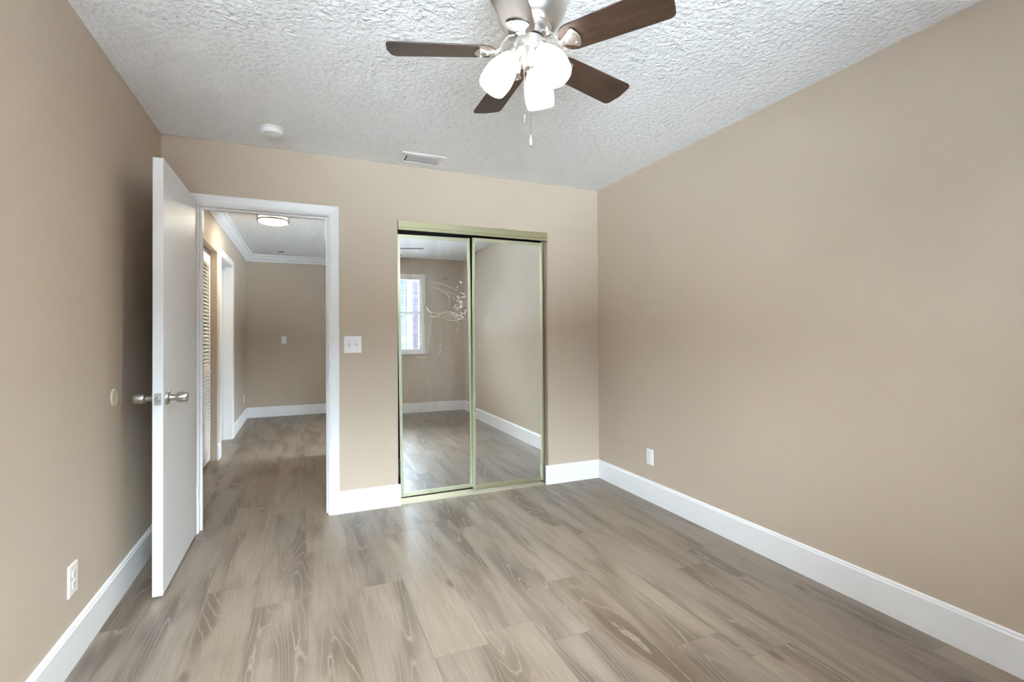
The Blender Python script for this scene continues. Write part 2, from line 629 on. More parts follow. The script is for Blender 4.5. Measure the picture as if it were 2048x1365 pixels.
struct(mkbox('baseboard_closet', WHITE, (1.215, 2.845, 4.935, 4.95, 0.0, 0.15)), 'baseboard inside the dark mirrored closet', 'baseboard')


# baseboards
BP = [(0.0, 0.0), (0.0145, 0.0), (0.0145, 0.134), (0.0105, 0.141), (0.0105, 0.146), (0.004, 0.151), (0.0, 0.151)]


def baseboard(name, p0, p1, nrm, label):
    bm = B()
    nx, ny = nrm
    ra, rb = [], []
    for h, z in BP:
        ra.append(bm.verts.new((p0[0] + nx * h, p0[1] + ny * h, z)))
        rb.append(bm.verts.new((p1[0] + nx * h, p1[1] + ny * h, z)))
    n = len(BP)
    for i in range(n):
        bm.faces.new((ra[i], ra[(i + 1) % n], rb[(i + 1) % n], rb[i]))
    bm.faces.new(ra)
    bm.faces.new(rb[::-1])
    return struct(mk(name, bm, WHITE), label, 'baseboard')


baseboard('baseboard_left', (0, Y0), (0, D), (1, 0), 'white baseboard along the left wall behind the open door')
baseboard('baseboard_right', (W, Y0), (W, D), (-1, 0), 'long white baseboard along the right wall')
baseboard('baseboard_back', (1.013, D), (1.428, D), (0, -1), 'short white baseboard between door casing and mirrored closet')
baseboard('baseboard_corner', (2.590, D), (W - 0.0145, D), (0, -1), 'short white baseboard right of the mirrored closet')
baseboard('baseboard_front', (0.0145, Y0), (W - 0.0145, Y0), (0, 1), 'white baseboard under the window seen in the left mirror')
baseboard('baseboard_hall_far', (HX, HY), (4.08, HY), (0, -1), 'white baseboard at the far end of the hallway')
baseboard('baseboard_hall_left', (HX, PY1 + 0.088), (HX, HY - 0.0145), (1, 0), 'white baseboard along the hallway beyond the far doorway')
baseboard('baseboard_hall_nook', (HX, CY1), (HX, PY0 - 0.088), (1, 0), 'tiny white baseboard between louvered closet and far doorway')
baseboard('baseboard_hall_near', (HX, A1 + 0.088), (HX, CY0), (1, 0), 'tiny white baseboard just before the louvered closet')
baseboard('baseboard_hall_right', (1.09, D + T), (1.09, 6.0), (-1, 0), 'white baseboard along the right hallway wall')

# casing profile: inner edge to outer edge (distance, projection)
CP = [(0.0, 0.0), (0.0, 0.010), (0.005, 0.0125), (0.009, 0.0095), (0.012, 0.0095), (0.016, 0.012), (0.034, 0.014), (0.046, 0.0165),
      (0.052, 0.018), (0.060, 0.018), (0.066, 0.015), (0.068, 0.0)]


def arch(a0, a1, z1):
    return lambda d: [(a0 - d, 0.0), (a0 - d, z1 + d), (a1 + d, z1 + d), (a1 + d, 0.0)]


bm = B()
sweep(bm, CP, arch(DX0 - 0.004, DX1 + 0.004, DZ + 0.004), lambda a, z, h: (a, D - h, z))
sweep(bm, CP, arch(DX0 - 0.004, DX1 + 0.004, DZ + 0.004), lambda a, z, h: (a, D + T + h, z))
# jambs and stops
box(bm, JX0, DX0, D, D + T, 0, JZ)
box(bm, DX1, JX1, D, D + T, 0, JZ)
box(bm, DX0, DX1, D, D + T, DZ, JZ)
box(bm, DX0, DX0 + 0.011, D + 0.046, D + 0.08, 0, DZ)
box(bm, DX1 - 0.011, DX1, D + 0.046, D + 0.08, 0, DZ)
box(bm, DX0 + 0.011, DX1 - 0.011, D + 0.046, D + 0.08, DZ - 0.011, DZ)
t1 = struct(mk('trim_1', bm, WHITE), 'white casing around the bedroom doorway', 'door trim')
bm = B()
box(bm, DX1 - 0.0015, DX1 + 0.0005, D + 0.008, D + 0.036, 0.905, 0.965)
sp_ = mk('strike_plate', bm, SATIN, t1, bevel=0.001)
sp_['label'] = 'grey metal strike plate on the door jamb'

# hallway door casings on the left wall
for nm, a0, a1, lab in (('trim_2', A0, A1, 'white casing just past the open door in the hallway'),
                        ('trim_3', PY0, PY1, 'white casing of the far doorway on the hallway left')):
    bm = B()
    sweep(bm, CP, arch(a0 - 0.004, a1 + 0.004, 2.035 + 0.004), lambda a, z, h: (HX + h, a, z))
    box(bm, HX - T - 0.03, HX, a0 - 0.018, a0, 0, 2.053)
    box(bm, HX - T - 0.03, HX, a1, a1 + 0.018, 0, 2.053)
    box(bm, HX - T - 0.03, HX, a0, a1, 2.035, 2.053)
    box(bm, HX - 0.085, HX - 0.07, a1 - 0.010, a1, 0, 2.035)
    o = struct(mk(nm, bm, WHITE), lab, 'door trim')
    if nm == 'trim_3':
        bm = B()
        box(bm, HX - 0.128, HX - 0.104, a1 - 0.002, a1 + 0.0005, 0.93, 0.985)
        mk('strike_plate', bm, SATIN, o)
for nm, a0, a1, lab in (('door_3', A0, A1, 'white door closed behind the first hallway casing'),
                        ('door_4', PY0, PY1, 'white door closed deep in the far hallway doorway')):
    struct(mkbox(nm, DOORW, (HX - T - 0.066, HX - T - 0.031, a0 - 0.01, a1 + 0.01, 0.008, 2.045), bevel=0.001), lab, 'door')

# crown moulding in the hallway
KP = [(0.0, 0.0), (0.012, 0.0), (0.014, 0.016), (0.028, 0.030), (0.046, 0.050), (0.062, 0.076), (0.080, 0.086), (0.082, 0.104), (0.0, 0.104)]


def crown(name, p0, p1, nrm, label):
    bm = B()
    nx, ny = nrm
    ra = [bm.verts.new((p0[0] + nx * h, p0[1] + ny * h, H - 0.104 + z)) for h, z in KP]
    rb = [bm.verts.new((p1[0] + nx * h, p1[1] + ny * h, H - 0.104 + z)) for h, z in KP]
    n = len(KP)
    for i in range(n):
        bm.faces.new((ra[i], ra[(i + 1) % n], rb[(i + 1) % n], rb[i]))
    bm.faces.new(ra)
    bm.faces.new(rb[::-1])
    return struct(mk(name, bm, WHITE), label, 'crown moulding')


crown('trim_4', (HX, D + T), (HX, HY), (1, 0), 'white crown moulding along the left hallway wall')
crown('trim_5', (HX, HY), (4.08, HY), (0, -1), 'white crown moulding on the far hallway wall')
crown('trim_6', (1.09, D + T), (1.09, 6.0), (-1, 0), 'white crown moulding along the right hallway wall')

# ------------------------------------------------------------------ bedroom door, standing open
dl = struct(mkbox('door_1', DOORW, (0.148, 0.190, 3.392, 4.168, 0.012, 2.046), bevel=0.0015),
            'white slab bedroom door standing open at left with satin knob', 'door')


def knob(px, side):
    mt = Matrix.Translation((px, 3.455, 0.921)) @ Matrix.Rotation(side * PI / 2, 4, 'Y')
    bm = B()
    lathe(bm, [(0.0, 0.0), (0.033, 0.0), (0.0335, 0.004), (0.030, 0.010), (0.017, 0.014), (0.0145, 0.020), (0.014, 0.034), (0.0, 0.034)], 40, mt)
    ros = mk('knob_rose', bm, SATIN, dl, True)
    bm = B()
    lathe(bm, [(0.0, 0.0345), (0.013, 0.0345), (0.013, 0.039), (0.020, 0.041), (0.0245, 0.047), (0.0258, 0.056), (0.0252, 0.074), (0.0235, 0.083),
               (0.021, 0.086), (0.0, 0.0865)], 40, mt)
    kb = mk('door_knob', bm, SATIN, dl, True)
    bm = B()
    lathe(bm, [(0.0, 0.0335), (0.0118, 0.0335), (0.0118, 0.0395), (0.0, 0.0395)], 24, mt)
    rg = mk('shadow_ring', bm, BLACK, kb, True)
    return kb


knob(0.190, 1)
knob(0.148, -1)
bm = B()
prism(bm, [(0.157, 0.893), (0.181, 0.893), (0.183, 0.895), (0.183, 0.947), (0.181, 0.949), (0.157, 0.949), (0.155, 0.947), (0.155, 0.895)], -0.0015, 0.0005)
bmesh.ops.transform(bm, matrix=Matrix.Translation((0, 3.392, 0)) @ Matrix(((1, 0, 0, 0), (0, 0, 1, 0), (0, 1, 0, 0), (0, 0, 0, 1))), verts=bm.verts)
lp = mk('latch_plate', bm, SATIN, dl)
bm = B()
lathe(bm, [(0.0, 0.0), (0.0095, 0.0), (0.0095, 0.007), (0.006, 0.011), (0.0, 0.011)], 24, Matrix.Translation((0.169, 3.3905, 0.921)) @ Matrix.Rotation(PI / 2, 4, 'X'))
mk('latch_bolt', bm, SATIN, lp, True)
for z in (0.25, 1.05, 1.85):
    bm = B()
    tube(bm, [(0.193, 4.176, z - 0.045), (0.193, 4.176, z + 0.045)], 0.006, 12)
    mk('hinge', bm, DOORW, dl, True)

# ------------------------------------------------------------------ louvered bifold closet door in the hallway
lv = thing('door_2', (-0.04, CY0, 0.0), 'cream louvered bifold closet door in the hallway', 'door', kind='structure')
PWD = (CY1 - CY0 - 0.02) / 2
for i in range(2):
    y0 = 0.006 + i * (PWD + 0.004)
    y1 = y0 + PWD
    bm = B()
    box(bm, -0.028, 0, y0, y0 + 0.05, 0.022, 1.995)
    box(bm, -0.028, 0, y1 - 0.05, y1, 0.022, 1.995)
    for z0, z1 in ((0.022, 0.14), (0.835, 0.935), (1.915, 1.995)):
        box(bm, -0.028, 0, y0 + 0.05, y1 - 0.05, z0, z1)
    pf = mk('louver_panel', bm, CREAM, lv, bevel=0.002)
    bm = B()
    for z0, z1 in ((0.14, 0.835), (0.935, 1.915)):
        n = int((z1 - z0) / 0.0335)
        for q in range(n):
            z = z0 + (q + 0.5) * (z1 - z0) / n
            vs = box(bm, -0.016, 0.016, y0 + 0.045, y1 - 0.045, -0.003, 0.003)
            bmesh.ops.transform(bm, matrix=Matrix.Translation((-0.014, 0, z)) @ Matrix.Rotation(math.radians(42), 4, 'Y'), verts=vs)
    mk('louver_slats', bm, CREAM, pf)
    if i == 1:
        bm = B()
        lathe(bm, [(0.0, 0.0), (0.007, 0.0), (0.006, 0.012), (0.013, 0.018), (0.015, 0.026), (0.010, 0.032), (0.0, 0.033)], 24,
              Matrix.Translation((0.0, y0 + 0.215, 0.885)) @ Matrix.Rotation(PI / 2, 4, 'Y'))
        mk('knob', bm, PLAST, pf, True)
mkbox('track', SATIN, (-0.026, -0.002, 0.004, CY1 - CY0 - 0.004, 2.022, 2.044), lv)
# backing inside the louvered closet
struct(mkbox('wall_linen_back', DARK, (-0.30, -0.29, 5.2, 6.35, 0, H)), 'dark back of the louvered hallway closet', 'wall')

# ------------------------------------------------------------------ mirrored sliding closet doors
bm = B()
yo = D - 0.003
box(bm, CX0 + 0.004, CX1 + 0.004, yo, yo + 0.014, 1.996, 2.042)
box(bm, CX0 + 0.004, CX1 + 0.004, yo - 0.004, yo + 0.016, 1.976, 1.994)
box(bm, CX0 + 0.004, CX1 + 0.004, yo + 0.0145, D + 0.108, 2.024, 2.038)
tag(mk('closet_header_track', bm, OLIVE, None, bevel=0.002), 'olive gold header track above the mirrored closet doors', 'door track')
bm = B()
box(bm, CX0 + 0.018, CX1 - 0.03, D + 0.004, D + 0.104, 0.0, 0.004)
for yy in (0.005, 0.030, 0.062, 0.098):
    box(bm, CX0 + 0.018, CX1 - 0.03, D + yy, D + yy + 0.003, 0.004, 0.013)
tag(mk('closet_floor_track', bm, TRACK, None), 'pale gold floor track under the mirrored closet doors', 'door track')


def mirror_door(loc, rot, label, w, h, mmat, fmat):
    t = thing('sliding_mirror_door', loc, label, 'mirror door', rot, 'mirrored closet doors')
    hw = w / 2
    sw, th = 0.022, 0.020
    bm = B()
    box(bm, -hw + sw * 0.6, hw - sw * 0.6, 0.004, 0.012, 0.025, h - 0.02)
    mk('mirror_panel', bm, mmat, t)
    for s in (-1, 1):
        bm = B()
        x0, x1 = (-hw, -hw + sw) if s < 0 else (hw - sw, hw)
        box(bm, x0, x1, 0.0, th, 0, h)
        xm = (x0 + x1) / 2
        box(bm, xm - 0.003, xm + 0.003, -0.004, 0.0, 0, h)
        mk('stile', bm, fmat, t, bevel=0.001)
    for z0, z1 in ((0.0, 0.030), (h - 0.026, h)):
        bm = B()
        box(bm, -hw + sw, hw - sw, 0.001, th - 0.001, z0, z1)
        mk('rail', bm, OLIVE if (mmat is MIR2 and z0 == 0.0) else fmat, t, bevel=0.001)
    return t


dr = mirror_door((2.291, D + 0.034, 0.027), (0, 0, math.radians(-0.15)), 'clean mirrored sliding door at the right front of the closet', 0.602, 1.938, MIR2, MINT)
dlm = mirror_door((1.724, D + 0.074, 0.031), (0, math.radians(-0.72), math.radians(-0.9)), 'smudged leaning mirrored sliding door at the left of the closet', 0.560, 1.930, MIR1, MINT)

# dried smears on the left mirror: thin flat marks raised a hair off the glass
def smear(name, curves, mat):
    bm = B()
    for pts, r in curves:
        n = len(pts)
        P = []
        for i in range(n - 1):      # smooth the polyline
            for q in range(6):
                t = q / 6
                p0 = pts[max(i - 1, 0)]
                p1, p2 = pts[i], pts[i + 1]
                p3 = pts[min(i + 2, n - 1)]
                P.append(tuple(0.5 * (2 * b + (c - a) * t + (2 * a - 5 * b + 4 * c - d) * t * t + (-a + 3 * b - 3 * c + d) * t ** 3)
                               for a, b, c, d in zip(p0, p1, p2, p3)))
        P.append(pts[-1])
        m = len(P)
        rows = []
        for i, (x, z) in enumerate(P):
            a = P[max(i - 1, 0)]
            b = P[min(i + 1, m - 1)]
            dx, dz = b[0] - a[0], b[1] - a[1]
            L = math.hypot(dx, dz) or 1
            rr = r * (0.35 + 0.65 * math.sin(PI * (i + 0.5) / m)) * random.uniform(0.6, 1.2)
            ox, oz = -dz / L * rr, dx / L * rr
            rows.append([bm.verts.new((x + ox, 0.0034, z + oz)), bm.verts.new((x, 0.0028, z)), bm.verts.new((x - ox, 0.0034, z - oz))])
        for A, Bq in zip(rows[:-1], rows[1:]):
            for k in range(2):
                bm.faces.new((A[k], A[k + 1], Bq[k + 1], Bq[k]))
    o = mk(name, bm, mat, dlm)
    return o


cv = [([(-0.06, 1.585), (0.03, 1.575), (0.11, 1.55), (0.17, 1.525)], 0.0016),
      ([(-0.02, 1.545), (0.05, 1.52), (0.10, 1.485), (0.11, 1.44), (0.10, 1.40)], 0.0018),
      ([(0.02, 1.505), (0.09, 1.51), (0.17, 1.49), (0.21, 1.475)], 0.0010),
      ([(0.06, 1.315), (0.12, 1.345), (0.18, 1.335), (0.22, 1.315), (0.16, 1.295), (0.10, 1.295), (0.07, 1.305)], 0.0024),
      ([(0.09, 1.31), (0.15, 1.33), (0.20, 1.325)], 0.0016),
      ([(-0.07, 1.40), (-0.05, 1.365), (-0.03, 1.35)], 0.0040),
      ([(-0.04, 1.36), (0.03, 1.345), (0.10, 1.36), (0.17, 1.35)], 0.0018),
      ([(-0.05, 1.335), (-0.01, 1.32), (0.04, 1.335)], 0.0020),
      ([(0.03, 1.12), (0.04, 1.105), (0.035, 1.09)], 0.0016),
      ([(0.045, 1.075), (0.03, 1.05), (0.02, 1.04)], 0.0024),
      ([(-0.16, 1.035), (-0.12, 1.02), (-0.07, 1.018)], 0.0014)]
for i in range(95):
    x = random.gauss(0.19, 0.026)
    z = random.gauss(1.40, 0.075)
    a = random.uniform(-2.4, 0.3)
    L = abs(random.gauss(0.0, 0.018)) + 0.006
    cv.append(([(x, z), (x + 0.3 * L * math.cos(a) + random.gauss(0, .004), z + 0.5 * L * math.sin(a)), (x + L * math.cos(a), z + L * math.sin(a))],
               abs(random.gauss(0, 0.0018)) + 0.0006))
o = smear('residue_smears', cv, SCUFF)
o['label'] = 'white dried smears and scratches on the mirror glass'
o['kind'] = 'stuff'
o = smear('tape_mark', [([(0.055, 1.60), (0.09, 1.612), (0.115, 1.62)], 0.0028)], BROWNS)
o['label'] = 'short brown tape mark on the mirror glass'

# ------------------------------------------------------------------ window in the wall behind the camera (last bay seen in the mirror, the others added for daylight)
wn = thing('window_1', ((WX0 + WX1) / 2, Y0, 0.0), 'white window with grid panes and open blinds seen in left mirror, unseen bays added', 'window', kind='structure')
cxw = (WX0 + WX1) / 2
hw = (WX1 - WX0) / 2
bm = B()
box(bm, -hw - 0.055, -hw, 0.001, 0.014, WZ0 - 0.02, WZ1 + 0.055)
box(bm, hw, hw + 0.055, 0.001, 0.014, WZ0 - 0.02, WZ1 + 0.055)
box(bm, -hw, hw, 0.001, 0.014, WZ1, WZ1 + 0.055)
mk('window_casing', bm, WHITE, wn, bevel=0.003)
bm = B()
box(bm, -hw - 0.065, hw + 0.065, 0.001, 0.05, WZ0 - 0.055, WZ0 - 0.021)
box(bm, -hw, hw, -0.158, 0.001, WZ0 - 0.019, WZ0)
mk('window_sill', bm, WHITE, wn, bevel=0.004)
fw = 0.03
ZM = (WZ0 + WZ1) / 2 + 0.02
UW = (2 * hw - 0.10) / 3
UNITS = [(-hw + i * (UW + 0.05), -hw + i * (UW + 0.05) + UW) for i in range(3)]  # only the last bay shows; the rest widen the window for light
for s, (a, b_) in enumerate(UNITS):
    bm = B()
    box(bm, a, a + fw, -0.13, -0.06, WZ0, WZ1)
    box(bm, b_ - fw, b_, -0.13, -0.06, WZ0, WZ1)
    box(bm, a + fw, b_ - fw, -0.13, -0.06, WZ0, WZ0 + fw)
    box(bm, a + fw, b_ - fw, -0.13, -0.06, WZ1 - fw, WZ1)
    box(bm, a + fw, b_ - fw, -0.125, -0.07, ZM - 0.022, ZM + 0.022)
    wu = (b_ - a - 2 * fw) / 3
    for q in (1, 2):
        box(bm, a + fw + q * wu - 0.007, a + fw + q * wu + 0.007, -0.102, -0.088, WZ0 + fw, WZ1 - fw)
    for z in ((WZ0 + fw + ZM - 0.022) / 2, (WZ1 - fw + ZM + 0.022) / 2):
        box(bm, a + fw, b_ - fw, -0.101, -0.089, z - 0.007, z + 0.007)
    sf = mk('sash_frame', bm, WHITE, wn)
    bm = B()
    box(bm, a + fw, b_ - fw, -0.097, -0.093, WZ0 + fw, WZ1 - fw)
    mk('pane', bm, PANE2 if s == 2 else PANE, sf)
for i in (0, 1):
    mkbox('mullion', WHITE, (UNITS[i][1], UNITS[i + 1][0], -0.14, -0.05, WZ0, WZ1), wn)
for s, (a, b_) in enumerate([(u0 + (0.006 if i == 0 else -0.021), u1 + (0.021 if i < 2 else -0.006)) for i, (u0, u1) in enumerate(UNITS)]):
    bl = thing('mini_blind', (cxw, Y0 - 0.025, 0.0), ('white mini blind drawn up over the added window bay nearest the left wall', 'white mini blind drawn up over the added middle window bay', 'white open mini blind on the window bay seen in left mirror')[s],
               'window blind', group='window blinds')
    mkbox('headrail', BLINDM, (a, b_, -0.013, 0.013, WZ1 - 0.03, WZ1 - 0.002), bl)
    bm = B()
    n = 41
    zb = WZ0 + 0.004 if s == 2 else WZ1 - 0.17          # blinds of the added bays are drawn up to let sun in
    for i in range(n):
        z = zb + 0.026 + (WZ1 - 0.045 - zb - 0.026) * i / (n - 1)
        v = [bm.verts.new((xx, yy, z + zz)) for xx in (a + 0.004, b_ - 0.004) for yy, zz in ((-0.009, 0.0005), (0, 0.002), (0.009, -0.002))]
        bm.faces.new((v[0], v[1], v[4], v[3]))
        bm.faces.new((v[1], v[2], v[5], v[4]))
    mk('slats', bm, BLINDM, bl, True)
    mkbox('bottom_rail', BLINDM, (a + 0.003, b_ - 0.003, -0.011, 0.011, zb, zb + 0.014), bl, bevel=0.002)
    for xx in (a + 0.12, b_ - 0.12):
        bm = B()
        tube(bm, [(xx, 0.013, zb + 0.014), (xx, 0.013, WZ1 - 0.03)], 0.0008, 6)
        mk('ladder_cord', bm, BLINDM, bl)

# ------------------------------------------------------------------ ceiling fan
fan = thing('ceiling_fan', (1.524, 2.214, H), 'brushed nickel hugger ceiling fan with five walnut blades and three lights', 'ceiling fan')
bm = B()
lathe(bm, [(0.0, 0.0), (0.132, 0.0), (0.137, -0.006), (0.140, -0.02), (0.138, -0.055), (0.133, -0.062), (0.1345, -0.066), (0.128, -0.088), (0.116, -0.112),
           (0.100, -0.134), (0.086, -0.147), (0.078, -0.150), (0.076, -0.155), (0.070, -0.156), (0.069, -0.163), (0.060, -0.164), (0.0, -0.164)], 72)
mk('motor_housing', bm, NICKEL, fan, True)
bm = B()
lathe(bm, [(0.0, -0.1645), (0.056, -0.1645), (0.0575, -0.168), (0.0575, -0.186), (0.053, -0.188), (0.0, -0.188)], 56)
mk('flywheel', bm, NICKEL, fan, True)
bm = B()
lathe(bm, [(0.0, -0.1885), (0.0535, -0.1885), (0.0535, -0.195), (0.0, -0.195)], 48)
mk('black_ring', bm, BLACK, fan, True)  # plain black ring in the gap above the light kit
bm = B()
lathe(bm, [(0.0, -0.1955), (0.0565, -0.1955), (0.058, -0.198), (0.058, -0.232), (0.055, -0.237), (0.046, -0.246), (0.034, -0.258), (0.030, -0.270), (0.024, -0.285),
           (0.022, -0.292), (0.010, -0.297), (0.0, -0.298)], 56)
lk = mk('light_kit', bm, NICKEL, fan, True)

bw0, bw1 = 0.056, 0.0655
out = []
xr, xt = 0.118, 0.500
# root end is a broad arc, tip is nearly square with rounded corners
for i in range(9):
    a = PI / 2 + PI * i / 8
    out.append((xr + 0.045 + 0.045 * math.cos(a), bw0 * math.sin(a)))
cr = 0.022
for i in range(6):
    a = -PI / 2 + (PI / 2) * i / 5
    out.append((xt - cr - 0.006 + cr * math.cos(a), -bw1 + cr + cr * math.sin(a)))
out.append((xt, 0.0))
for i in range(6):
    a = (PI / 2) * i / 5
    out.append((xt - cr - 0.006 + cr * math.cos(a), bw1 - cr + cr * math.sin(a)))
bm = B()
prism(bm, out, -0.003, 0.003)
blade0 = mk('blade', bm, BLADE, fan, bevel=0.0015)
blade_me = blade0.data
# bracket: a shield under the blade and an arm rising to the flywheel
bm = B()
sh = [(0.121, 0.010), (0.136, 0.015), (0.155, 0.026), (0.170, 0.038), (0.176, 0.0395), (0.182, 0.036), (0.191, 0.020), (0.195, 0.0), (0.191, -0.020),
      (0.182, -0.036), (0.176, -0.0395), (0.170, -0.038), (0.155, -0.026), (0.136, -0.015), (0.121, -0.010)]
prism(bm, sh, -0.0085, -0.0032)
sh2 = [(0.164 + (x - 0.164) * 0.70, y * 0.70) for x, y in sh]
prism(bm, sh2, -0.0105, -0.0086)
for x, y in ((0.174, 0.019), (0.174, -0.019), (0.150, 0.0)):
    lathe(bm, [(0.0, -0.0135), (0.0035, -0.013), (0.0045, -0.0105), (0.0, -0.0104)], 12, Matrix.Translation((x, y, 0)))
mk_tmp = mk('blade_bracket', bm, NICKEL, fan, bevel=0.0012)
br_me = mk_tmp.data
bm = B()
arm = [(0.050, 0.0, 0.052), (0.075, 0.0, 0.050), (0.092, 0.0, 0.034), (0.108, 0.0, 0.006), (0.122, 0.0, -0.0065), (0.140, 0.0, -0.0075)]
rows = []
for (x, y, z), wd_ in zip(arm, (0.017, 0.013, 0.010, 0.010, 0.013, 0.016)):
    rows.append([bm.verts.new((x, s * wd_, z + q)) for s, q in ((-1, -0.004), (1, -0.004), (1, 0.003), (-1, 0.003))])
for A, Bq in zip(rows[:-1], rows[1:]):
    for q in range(4):
        bm.faces.new((A[q], A[(q + 1) % 4], Bq[(q + 1) % 4], Bq[q]))
bm.faces.new(rows[0][::-1])
bm.faces.new(rows[-1])
arm0 = mk('bracket_arm', bm, NICKEL, mk_tmp, True, bevel=0.0015)
BZ = -0.232
TILT = math.radians(-12)
for i in range(5):
    ang = math.radians(159.9 - 72 * i)
    mloc = Matrix.Translation((0, 0, BZ)) @ Matrix.Rotation(ang, 4, 'Z')
    mtil = mloc @ Matrix.Rotation(TILT, 4, 'X')
    if i == 0:
        bb, bk, ba = blade0, mk_tmp, arm0
    else:
        bb, bk, ba = blade0.copy(), mk_tmp.copy(), arm0.copy()
        for o in (bb, bk, ba):
            COL.objects.link(o)
        bb.parent = fan
        bk.parent = fan
        ba.parent = bk
    bb.matrix_local = mtil
    bk.matrix_local = mtil
    ba.matrix_local = Matrix.Rotation(-TILT, 4, 'X')

for i, (deg) in enumerate((166.8, 286.8, 46.8)):
    a = math.radians(deg)
    tilt = math.radians(32)
    # local frame: z runs along the shade axis from socket to mouth
    org = Vector((0.060 * math.cos(a), 0.060 * math.sin(a), -0.246))
    ax = Vector((math.sin(tilt) * math.cos(a), math.sin(tilt) * math.sin(a), -math.cos(tilt)))
    mt = Matrix.Translation(org) @ ax.to_track_quat('Z', 'Y').to_matrix().to_4x4()
    bm = B()
    tube(bm, [(0.030 * math.cos(a), 0.030 * math.sin(a), -0.236), (0.044 * math.cos(a), 0.044 * math.sin(a), -0.232),
              tuple(org - ax * 0.028), tuple(org - ax * 0.018)], 0.009, 14)
    lathe(bm, [(0.0, -0.024), (0.013, -0.023), (0.021, -0.016), (0.0255, -0.004), (0.0275, 0.006), (0.0275, 0.012), (0.024, 0.012), (0.0, 0.010)], 36, mt)
    mk('socket', bm, NICKEL, fan, True)
    bm = B()
    pr = [(0.0235, 0.008), (0.027, 0.014), (0.034, 0.026), (0.042, 0.044), (0.0490, 0.066), (0.0530, 0.090), (0.0540, 0.108), (0.0525, 0.126), (0.0495, 0.144)]
    inn = [(r - 0.003, z) for r, z in pr[::-1]]
    lathe(bm, pr + [(0.048, 0.1455)] + inn, 44, mt)
    mk('lamp_shade', bm, SHADE, fan, True)
    lb = bpy.data.lights.new('fan_bulb', 'POINT')
    lb.energy = BULB_W
    lb.color = (1.0, 0.97, 0.92)
    lb.shadow_soft_size = 0.025
    lo = bpy.data.objects.new('fan_bulb', lb)
    COL.objects.link(lo)
    lo.parent = fan
    lo.location = org + ax * 0.10
# pull chains (camera-side of the light kit)
rgt = Vector((math.cos(yaw), -math.sin(yaw), 0))
fwd = Vector((math.sin(yaw), math.cos(yaw), 0))
for (r_, f_, z0, z1, kind_) in ((-0.022, -0.062, -0.203, -0.480, 'bar'), (0.0, -0.036, -0.262, -0.545, 'drop')):
    p0 = rgt * r_ + fwd * f_
    bm = B()
    n = int((z0 - z1) / 0.0042)
    for q in range(n):
        z = z0 + (z1 - z0) * q / n
        bmesh.ops.create_icosphere(bm, subdivisions=1, radius=0.0014, matrix=Matrix.Translation((p0.x, p0.y, z)))
    tube(bm, [(p0.x, p0.y, z0), (p0.x, p0.y, z1)], 0.0005, 6)
    pin = fwd * -1
    bmesh.ops.create_icosphere(bm, subdivisions=2, radius=0.004, matrix=Matrix.Translation((p0.x, p0.y, z0)))
    tube(bm, [(p0.x * 0.6, p0.y * 0.6, z0 + 0.001), (p0.x, p0.y, z0)], 0.0025, 8)
    ch = mk('pull_chain', bm, SATIN, fan, True)
    bm = B()
    if kind_ == 'bar':
        pr = [(0.0, 0.004), (0.0028, 0.002), (0.0036, -0.004), (0.0036, -0.022), (0.0025, -0.028), (0.0, -0.029)]
    else:
        pr = [(0.0, 0.010), (0.0018, 0.006), (0.003, -0.004), (0.0062, -0.016), (0.0075, -0.024), (0.006, -0.031), (0.0, -0.034)]
    lathe(bm, pr, 20, Matrix.Translation((p0.x, p0.y, z1 - 0.003)))
    mk('pull_bob', bm, SATIN, ch, True)

# ------------------------------------------------------------------ ceiling and wall fittings
sd = thing('smoke_detector', (0.622, 3.865, H), 'round white smoke detector on the bedroom ceiling above the doorway', 'smoke detector', group='smoke detectors')
bm = B()
lathe(bm, [(0.0, 0.0), (0.064, 0.0), (0.064, -0.008), (0.060, -0.010), (0.0, -0.010)], 48)
mk('base_plate', bm, PLAST, sd, True)
bm = B()
lathe(bm, [(0.0, -0.0105), (0.061, -0.0105), (0.061, -0.030), (0.057, -0.036), (0.040, -0.039), (0.0, -0.040)], 48)
mk('cover', bm, PLAST, sd, True)
sd2 = thing('smoke_detector', (0.515, 8.45, H), 'small white smoke detector at the far end of the hallway ceiling', 'smoke detector', group='smoke detectors')
bm = B()
lathe(bm, [(0.0, 0.0), (0.055, 0.0), (0.055, -0.006), (0.0, -0.006)], 32)
mk('base_plate', bm, PLAST, sd2, True)
bm = B()
lathe(bm, [(0.0, -0.0065), (0.036, -0.0065), (0.036, -0.018), (0.0, -0.018)], 32)
mk('sensor_grille', bm, BLACK, sd2, True)
bm = B()
lathe(bm, [(0.0, -0.0185), (0.046, -0.0185), (0.044, -0.030), (0.030, -0.036), (0.0, -0.037)], 32)
mk('cover', bm, PLAST, sd2, True)

vt = thing('air_vent', (1.552, 4.022, H), 'white rectangular air vent on the ceiling above the mirrored closet', 'air vent')
bm = B()
ox, oy, ix, iy = 0.153, 0.103, 0.120, 0.062
lv_ = [[(-ox, -oy), (ox, -oy), (ox, oy), (-ox, oy)], [(-ox + .006, -oy + .006), (ox - .006, -oy + .006), (ox - .006, oy - .006), (-ox + .006, oy - .006)],
       [(-ix, -iy), (ix, -iy), (ix, iy), (-ix, iy)], [(-ix, -iy), (ix, -iy), (ix, iy), (-ix, iy)]]
zz = (0.0, -0.008, -0.010, -0.001)
rr = [[bm.verts.new((x, y, z)) for x, y in L] for L, z in zip(lv_, zz)]
for A, Bq in zip(rr[:-1], rr[1:]):
    for q in range(4):
        bm.faces.new((A[q], A[(q + 1) % 4], Bq[(q + 1) % 4], Bq[q]))
mk('vent_frame', bm, PLAST, vt)
mkbox('duct_dark_sheet', BLACK, (-ix + 0.0005, ix - 0.0005, -iy + 0.0005, iy - 0.0005, -0.0022, -0.0004), vt)  # black sheet stands in for the darkness inside the duct
bm = B()
